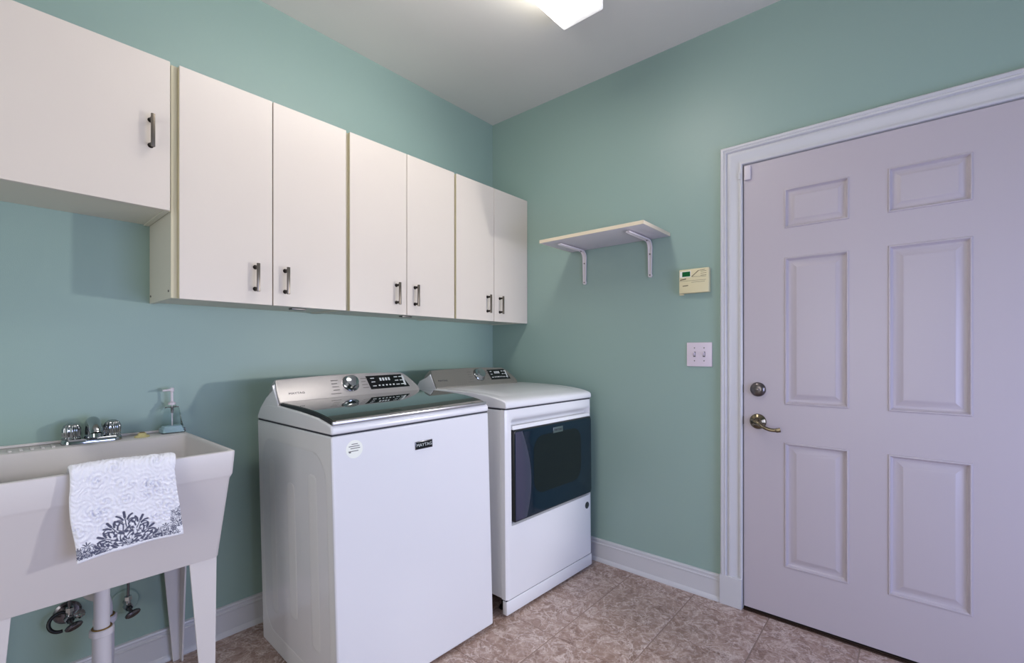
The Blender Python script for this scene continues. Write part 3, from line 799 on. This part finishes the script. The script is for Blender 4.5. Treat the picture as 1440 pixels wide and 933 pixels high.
    o = bpy.data.objects.new('hand_towel', me); C.objects.link(o); o.location = tuple(base)
    o['label'] = 'white terry hand towel with grey damask print over the sink rim'; o['category'] = 'towel'
towel()

# ------------------------------------------------------------------ appliances
def pressed_side(u, dep, z0, z1, parent, m, sgn=-1):
    """pressed steel side with vertical ribs; u = plane, sgn = outward"""
    NW, NZ = 90, 110
    bm = bm_new(); rows = []
    def rrd(w_, z_, a, b, c, e, r):   # signed distance to rounded rectangle
        dx = max(a+r-w_, w_-(b-r), 0); dz = max(c+r-z_, z_-(e-r), 0)
        inn = min(min(w_-a, b-w_), min(z_-c, e-z_))
        return r-math.hypot(dx, dz) if (dx > 0 or dz > 0) else max(inn, 0)
    sm = lambda t: 0 if t <= 0 else (1 if t >= 1 else t*t*(3-2*t))
    for j in range(NZ+1):
        z = z0 + (z1-z0)*j/NZ; row = []
        for i in range(NW+1):
            w_ = .004 + (dep-.012)*i/NW
            d = rrd(w_, z, .045, dep-.045, .095, .86, .10)
            h_ = .0005 - .0062*sm(d/.012)
            for (a, b, c, e) in ((.10, .20, .16, .80), (.285, .385, .20, .74), (.47, .56, .16, .80)):
                h_ += .0062*sm(rrd(w_, z, a, b, c, e, .04)/.018)
            row.append(bm.verts.new((u+sgn*h_, w_, z)))
        rows.append(row)
    for a, b in zip(rows, rows[1:]):
        for i in range(NW): bm.faces.new([a[i], a[i+1], b[i+1], b[i]])
    return obj('side_panel', bm, m, parent, smooth=60, local=True)

def console(t, Wd, yb, yt, zb_, zt, ul, ur, m, rampl, rampr, name='console'):
    """sloped control console with an arched top"""
    bm = bm_new(); loops = []; N_ = 44
    us = [ul + (ur-ul)*(.5-.5*math.cos(PI*i/N_)) for i in range(N_+1)]
    for u in us:
        s = (u-ul)/(ur-ul)
        e = min(1, (u-ul)/rampl) if u < (ul+ur)/2 else min(1, (ur-u)/rampr)
        e = max(0.0, e); h_ = (.12 + .88*max(0.0, math.sin(e*PI/2))**.8)
        arch = .86 + .14*math.sin(PI*min(1, max(0, .12+s*.80)))
        k = h_*arch
        ytp = yb + (yt-yb)*k; ztp = zb_ + (zt-zb_)*k
        loops.append([(u, yb, zb_-.012), (u, yb-.001, zb_), (u, yb+.0015, zb_+.004*k), (u, ytp-.003, ztp-.005*k), (u, ytp+.002, ztp), (u, ytp+.02, ztp-.001), (u, yt+.045, zb_+(zt-zb_)*k*.72), (u, yt+.075, zb_-.012)])
    loft(bm, loops)
    return obj(name, bm, m, t, smooth=40, local=True)

def housing(t, ul, ur, rampl, rampr, yb, yt, zb_, zt, back):
    """white shell behind the console, falling to the rear edge"""
    bm = bm_new(); loops = []; N_ = 30
    for i in range(N_+1):
        u = ul + (ur-ul)*(.5-.5*math.cos(PI*i/N_)); s = (u-ul)/(ur-ul)
        e = max(0, min(1, (ur-u)/rampr)); el = max(0, min(1, (u-ul)/rampl))
        k = (.10 + .90*max(0, math.sin(e*PI/2))**.8)*(.88+.12*el)*(.86+.14*math.sin(PI*min(1, max(0, .12+s*.80))))
        zf = lambda z: zb_ - .03 + (z - (zb_-.03))*min(1, k*1.06)
        loops.append([(u, yb+.006, zb_-.03), (u, yb+.006, zb_-.002), (u, yb+(yt-yb)*k*.95+.006, zb_+(zt-zb_)*k*.95-.006)] + [(u, y, min(zf(z), zb_+(zt-zb_)*k*.95-.004) if z > zb_ else z) for y, z in back] + [(u, back[-1][0], zb_-.075)])
    loft(bm, loops)
    return obj('console_housing', bm, 'enamel', t, smooth=40, local=True)

def appliance_top(t, Wd, prof, z_side_prof, m):
    bm = bm_new()
    prism(bm, prof, lambda w_, z: (-Wd, w_, z), lambda w_, z: (0, w_, z))
    return obj('top_panel', bm, m, t, bevel=.006, seg=3, smooth=45, local=True)

def console_face(yb, yt, zb_, zt):
    up = Vector((0, yt-yb, zt-zb_)).normalized(); nrm = Vector((1, 0, 0)).cross(up)   # outward
    def P(u, s, lift=0.0):
        return Vector((u, yb, zb_)) + up*s*math.hypot(yt-yb, zt-zb_) + nrm*lift
    return P, up, nrm

def console_controls(t, P, up, nrm, uk, ud0, ud1, ub, light=True):
    # dial
    c = P(uk, .56)
    bm = bm_new(); lathe(bm, c, nrm, [(-.002, .036), (.004, .0365), (.007, .033), (.010, .031), (.024, .029), (.028, .027), (.029, .021), (.030, .001)], 44)
    kn = obj('dial_knob', bm, 'chrome', t, smooth=35, local=True)
    bm = bm_new(); lathe(bm, c, nrm, [(-.002, .039), (.0015, .039), (.002, .0365)], 44); obj('dial_ring', bm, 'dark_chrome', t, smooth=35, local=True)
    # display glass: parallelogram
    bm = bm_new()
    pts = [(ud0, .26), (ud1+.012, .26), (ud1, .86), (ud0-.010, .86)]
    pts = [(ud0-.006, .22), (ud1+.014, .22), (ud1-.012, .84), (ud0-.012, .84)]
    loft(bm, [[P(u, s, -.001) for u, s in pts], [P(u, s, .0016) for u, s in pts]])
    obj('display_panel', bm, 'display', t, smooth=0, local=True)
    bm = bm_new()
    def dash(u0, u1, s0, s1):
        loft(bm, [[P(u, s, .0017) for u, s in ((u0, s0), (u1, s0), (u1, s1), (u0, s1))], [P(u, s, .0020) for u, s in ((u0, s0), (u1, s0), (u1, s1), (u0, s1))]])
    wd = ud1-ud0
    for fx in (.04, .70, .84):
        for s in (.36, .55, .72): dash(ud0+wd*fx, ud0+wd*(fx+.10), s-.02, s+.02)
    for fx in (.2, .30, .40, .50, .60): dash(ud0+wd*fx, ud0+wd*(fx+.05), .34, .40)
    dash(ud0+wd*.93, ud0+wd*.985, .30, .76)
    for k in range(4): dash(ud0+wd*(.28+.08*k), ud0+wd*(.33+.08*k), .58, .72)
    obj('display_legend', bm, 'print', t, smooth=0, local=True)
    bm = bm_new()
    for s in (.32, .46, .60, .74):
        dash(uk-.085, uk-.085+.028+.006*math.sin(s*20), s-.012, s+.012)
        dash(uk+.052, uk+.052+.026+.006*math.cos(s*17), s-.012, s+.012)
    dash(uk-.10, uk-.055, .16, .18)
    dl_ = obj('dial_legend', bm, 'greyprint', t, smooth=0, local=True); dl_['kind'] = 'stuff'
    mw = frame_mat(P(ub, .33, .0008), (1, 0, 0), up)
    text_mesh('brand_lettering', 'MAYTAG', .0125, 'seam' , t, mw, .0004, 1.25)

# --- washer
WW, WDp = .695, .666
wa = thing('washing_machine', 'white top-load washing machine with dark glass lid, nearest the sink', 'washing machine', (-.8702, -.8214, 0), (-.0151, -.0193, -.0424))
bm = bm_new(); box(bm, -WW, 0, 0, WDp, .020, .9285)
obj('cabinet_body', bm, 'enamel', wa, bevel=.007, seg=3, local=True)
pressed_side(-WW, WDp, .024, .922, wa, 'enamel_side')
bm = bm_new(); box(bm, -WW+.004, -.004, .004, WDp-.004, .928, .936); obj('seam_gap', bm, 'seam', wa, smooth=0, local=True)
tp = [(0, .9335), (-.002, .940), (-.001, .954), (.006, .9625), (.02, .9665), (.10, .981), (.25, .992), (.436, 1.000), (.54, 1.001), (.60, .990), (.640, .965), (.664, .9335)]
appliance_top(wa, WW, tp, None, 'enamel')
# lid
LP = [(.006, .9735), (.03, .981), (.07, .9885), (.13, .9965), (.21, 1.0025), (.30, 1.0065), (.432, 1.0095)]
bm = bm_new()
prof = [(a, b) for a, b in LP] + [(a, b-.019) for a, b in reversed(LP)]
prism(bm, prof, lambda w_, z: (-.688, w_, z), lambda w_, z: (-.012, w_, z)); obj('lid_frame', bm, 'black', wa, bevel=.002, local=True, smooth=40)
bm = bm_new()
prof = [(a, b+.0018) for a, b in LP] + [(a, b-.001) for a, b in reversed(LP)]
prism(bm, prof, lambda w_, z: (-.6855+.004, w_, z), lambda w_, z: (-.018, w_, z)); obj('lid_glass', bm, 'lid_glass', wa, local=True, smooth=40)
bm = bm_new(); box(bm, -.689, -.011, -.001, .009, .9640, .9755, .003); obj('lid_trim', bm, 'steel', wa, local=True)
yb_, yt_, zb2_, zt_ = .437, .500, 1.010, 1.104
console(wa, WW, yb_, yt_, zb2_, zt_, -.690, -.040, 'console', .010, .075)
housing(wa, -.6945, -.042, .03, .075, yb_, yt_, zb2_, zt_, [(.490, 1.070), (.561, 1.032), (.627, .980), (.660, .945)])
P_, up_, nr_ = console_face(yb_, yt_, zb2_, zt_)
console_controls(wa, P_, up_, nr_, -.379, -.285, -.100, -.615)
# sticker and badge on the front
bm = bm_new(); lathe(bm, (-.617, .0005, .877), (0, -1, 0), [(0, .030), (.0008, .030), (.0008, .0005)], 40); sk_ = obj('round_sticker', bm, 'sticker', wa, local=True, smooth=30)
sk_['label'] = 'round white paper sticker'
bm = bm_new()
for k, (dz, a, b) in enumerate(((.017, -.010, .012), (.010, -.020, .018), (.003, -.014, .020), (-.006, -.022, .014))):
    box(bm, -.617+a, -.617+b, -.0012, -.0007, .877+dz-.0012, .877+dz+.0012)
box(bm, -.637, -.630, -.0012, -.0007, .866, .870)
obj('sticker_print', bm, 'greyprint', wa, local=True, smooth=0)
bm = bm_new(); box(bm, -.378, -.300, -.003, 0, .832, .862, .0012); obj('badge_frame', bm, 'dark_chrome', wa, local=True)
bm = bm_new(); box(bm, -.375, -.303, -.0038, -.001, .835, .859); obj('badge', bm, 'display', wa, local=True, smooth=0)
text_mesh('badge_lettering', 'MAYTAG', .0165, 'print', wa, frame_mat((-.339, -.0042, .847), (1, 0, 0), (0, 0, 1)), .0004, 1.05)
for (u, w_) in ((-.067, .06), (-.63, .06), (-.067, .60), (-.63, .60)):
    # feet are threaded out to stand on the floor under the tilted cabinet
    Rm = wa.rotation_euler.to_matrix(); Ri = Rm.transposed()
    top = Vector((u, w_, .021)); wp = Rm @ top + Vector(wa.location); fl_ = Ri @ (Vector((wp.x, wp.y, 0)) - Vector(wa.location))
    bm = bm_new(); cyl(bm, top, fl_ + Vector((0, 0, .004)), .012); cyl(bm, fl_, fl_ + Vector((0, 0, .010)), .024, .020); obj('foot', bm, 'black', wa, local=True)

# --- dryer
DW, DD = .686, .66
dy = thing('clothes_dryer', 'white front-load dryer with dark glass door, against the right wall', 'clothes dryer', (-.0999, -.8445, 0), (-.0079, -.0012, -.0305))
bm = bm_new(); box(bm, -DW, 0, .030, DD, .084, .926); obj('cabinet_body', bm, 'enamel_side', dy, bevel=.004, local=True)
# front panel with the finger recess above the door
bm = bm_new(); NU_, NZ_ = 60, 110
sm = lambda t: 0 if t <= 0 else (1 if t >= 1 else t*t*(3-2*t))
def fpt(i, j, back=False):
    u = -DW + DW*i/NU_; z = .082 + (.9275-.082)*j/NZ_
    e = min(sm((u+.648)/.012), sm((-.010-u)/.012))
    h_ = .030*e*sm((.892-z)/.034)*(1 if z > .41 else 0)
    r = .008; dx = max(-DW+r-u, u+r, 0); h_ += r-math.sqrt(max(0, r*r-dx*dx))
    return (u, h_, z)
g = [[bm.verts.new(fpt(i, j)) for i in range(NU_+1)] for j in range(NZ_+1)]
for a, b in zip(g, g[1:]):
    for i in range(NU_): bm.faces.new([a[i], a[i+1], b[i+1], b[i]])
gb = [[bm.verts.new((-DW if s == 0 else 0, .032, .082 if k == 0 else .9275)) for s in (0, 1)] for k in (0, 1)]
bm.faces.new(g[0] + [gb[0][1], gb[0][0]]); bm.faces.new(list(g[-1]) + [gb[1][1], gb[1][0]])
bm.faces.new([r[0] for r in g] + [gb[1][0], gb[0][0]]); bm.faces.new([r[-1] for r in g] + [gb[1][1], gb[0][1]])
obj('front_panel', bm, 'enamel', dy, local=True, smooth=45)
bm = bm_new(); box(bm, -DW, 0, 0, .028, .015, .0775, .005); obj('kick_panel', bm, 'enamel', dy, local=True)
bm = bm_new(); box(bm, -DW+.003, -.003, .004, .029, .0765, .083); obj('seam_gap', bm, 'seam', dy, smooth=0, local=True); bm = bm_new(); box(bm, -DW+.004, -.004, .006, DD-.004, .925, .936); obj('seam_gap', bm, 'seam', dy, smooth=0, local=True)
tp = [(0, .9335), (-.003, .941), (-.002, .957), (.006, .9655), (.03, .9735), (.07, .9815), (.13, .989), (.20, .9945), (.30, .9985), (.49, 1.0015), (.60, 1.000), (.648, .994), (.658, .9335)]
appliance_top(dy, DW, tp, None, 'enamel')
bm = bm_new()
def tz(w_): return np.interp(w_, [a for a, b in tp[:11]], [b for a, b in tp[:11]])
# raised work surface on the top
for_loop = []
rows = []
for j in range(15):
    w_ = .060 + .39*j/14
    rows.append([bm.verts.new((u, w_, float(tz(w_)) + (.0022 if 0 < i < 9 and 0 < j < 14 else -.0006))) for i, u in enumerate([-.635, -.628, -.54, -.44, -.34, -.24, -.15, -.10, -.058, -.051])])
for a, b in zip(rows, rows[1:]):
    for i in range(9): bm.faces.new([a[i], a[i+1], b[i+1], b[i]])
obj('work_surface', bm, 'enamel', dy, local=True, smooth=50)
yb_, yt_, zb2_, zt_ = .492, .552, 1.008, 1.100
console(dy, DW, yb_, yt_, zb2_, zt_, -.684, -.060, 'console2', .010, .085)
housing(dy, -.6855, -.062, .03, .085, yb_, yt_, zb2_, zt_, [(.572, 1.070), (.632, 1.046), (.650, 1.020), (.656, .980)])
P_, up_, nr_ = console_face(yb_, yt_, zb2_, zt_)
console_controls(dy, P_, up_, nr_, -.350, -.262, -.120, -.625)
# door
bm = bm_new()
def dl(i, y, r=.012):
    return [(x, y, z) for x, z, _ in rrect(-.645+i, -.014-i, .419+i, .834-i, 0, r, 4)]
loft(bm, [dl(.006, .0195), dl(0, .012), dl(0, -.006), dl(.003, -.010), dl(.006, -.0105)])
dd_ = obj('door', bm, 'black', dy, local=True, smooth=40)
bm = bm_new(); loft(bm, [dl(.004, -.009), dl(.006, -.0118), dl(.012, -.0128)]); obj('door_glass', bm, 'door_glass', dd_, local=True, smooth=40)
bm = bm_new(); loft(bm, [[(-.642, -.004, .8345), (-.016, -.004, .8345), (-.016, .016, .8345), (-.642, .016, .8345)], [(-.642, .002, .852), (-.016, .002, .852), (-.016, .016, .852), (-.642, .016, .852)]])
h2 = obj('door_grip', bm, 'enamel', dd_, local=True, bevel=.003); h2['label'] = 'pale grip strip along the top of the door'
bm = bm_new(); box(bm, -.634, -.575, .0005, .0035, .8375, .849, .001); obj('grip_cap', bm, 'plastic_w', dd_, local=True)
bm = bm_new()
poly = [(x, z) for x, z, _ in rrect(-.510, -.120, .515, .790, 0, .07, 6)]
loft(bm, [[(x, -.0122, z) for x, z in poly], [(x, -.0132, z) for x, z in poly]]); obj('door_window', bm, 'door_dark', dd_, local=True, smooth=30)
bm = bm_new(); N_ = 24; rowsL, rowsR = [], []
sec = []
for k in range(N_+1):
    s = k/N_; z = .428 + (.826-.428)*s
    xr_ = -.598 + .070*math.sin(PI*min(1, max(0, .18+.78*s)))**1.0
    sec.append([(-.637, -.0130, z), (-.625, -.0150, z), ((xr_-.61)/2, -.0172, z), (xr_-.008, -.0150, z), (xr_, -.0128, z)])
loft(bm, sec, False, False, closed=False); obj('door_reflection_strip', bm, 'door_reflection', dd_, local=True, smooth=60)  # reflection of the washer's edge, put in as a lighter grey strip
bm = bm_new(); box(bm, -.359, -.280, -.0142, -.0120, .786, .814, .0006); obj('door_badge', bm, 'chrome', dd_, local=True)
text_mesh('badge_lettering', 'MAYTAG', .0150, 'seam', dd_, frame_mat((-.3195, -.0145, .800), (1, 0, 0), (0, 0, 1)), .0003, 1.1)
bm = bm_new(); lathe(bm, (-.046, .0005, .352), (0, -1, 0), [(0, .0185), (.0012, .0185), (.0012, .0140), (.0008, .0138), (.0008, .0005)], 32); rb = obj('round_emblem', bm, 'seam', dy, local=True, smooth=30)
rb['label'] = 'small dark round emblem'
bm = bm_new(); lathe(bm, (-.046, -.0004, .352), (0, -1, 0), [(0, .0135), (.0012, .0135), (.0012, .0005)], 28); obj('emblem_disc', bm, 'dark_chrome', dy, local=True)
text_mesh('emblem_numeral', '10', .016, 'seam', dy, frame_mat((-.046, -.0019, .352), (1, 0, 0), (0, 0, 1)), .0003)
for (u, w_) in ((-.06, .08), (-.62, .08), (-.06, .60), (-.62, .60)):
    Rm = dy.rotation_euler.to_matrix(); Ri = Rm.transposed()
    top = Vector((u, w_, .086)); wp = Rm @ top + Vector(dy.location); fl_ = Ri @ (Vector((wp.x, wp.y, 0)) - Vector(dy.location))
    bm = bm_new(); cyl(bm, top, fl_ + Vector((0, 0, .004)), .012); cyl(bm, fl_, fl_ + Vector((0, 0, .010)), .024, .020); obj('foot', bm, 'black', dy, local=True)
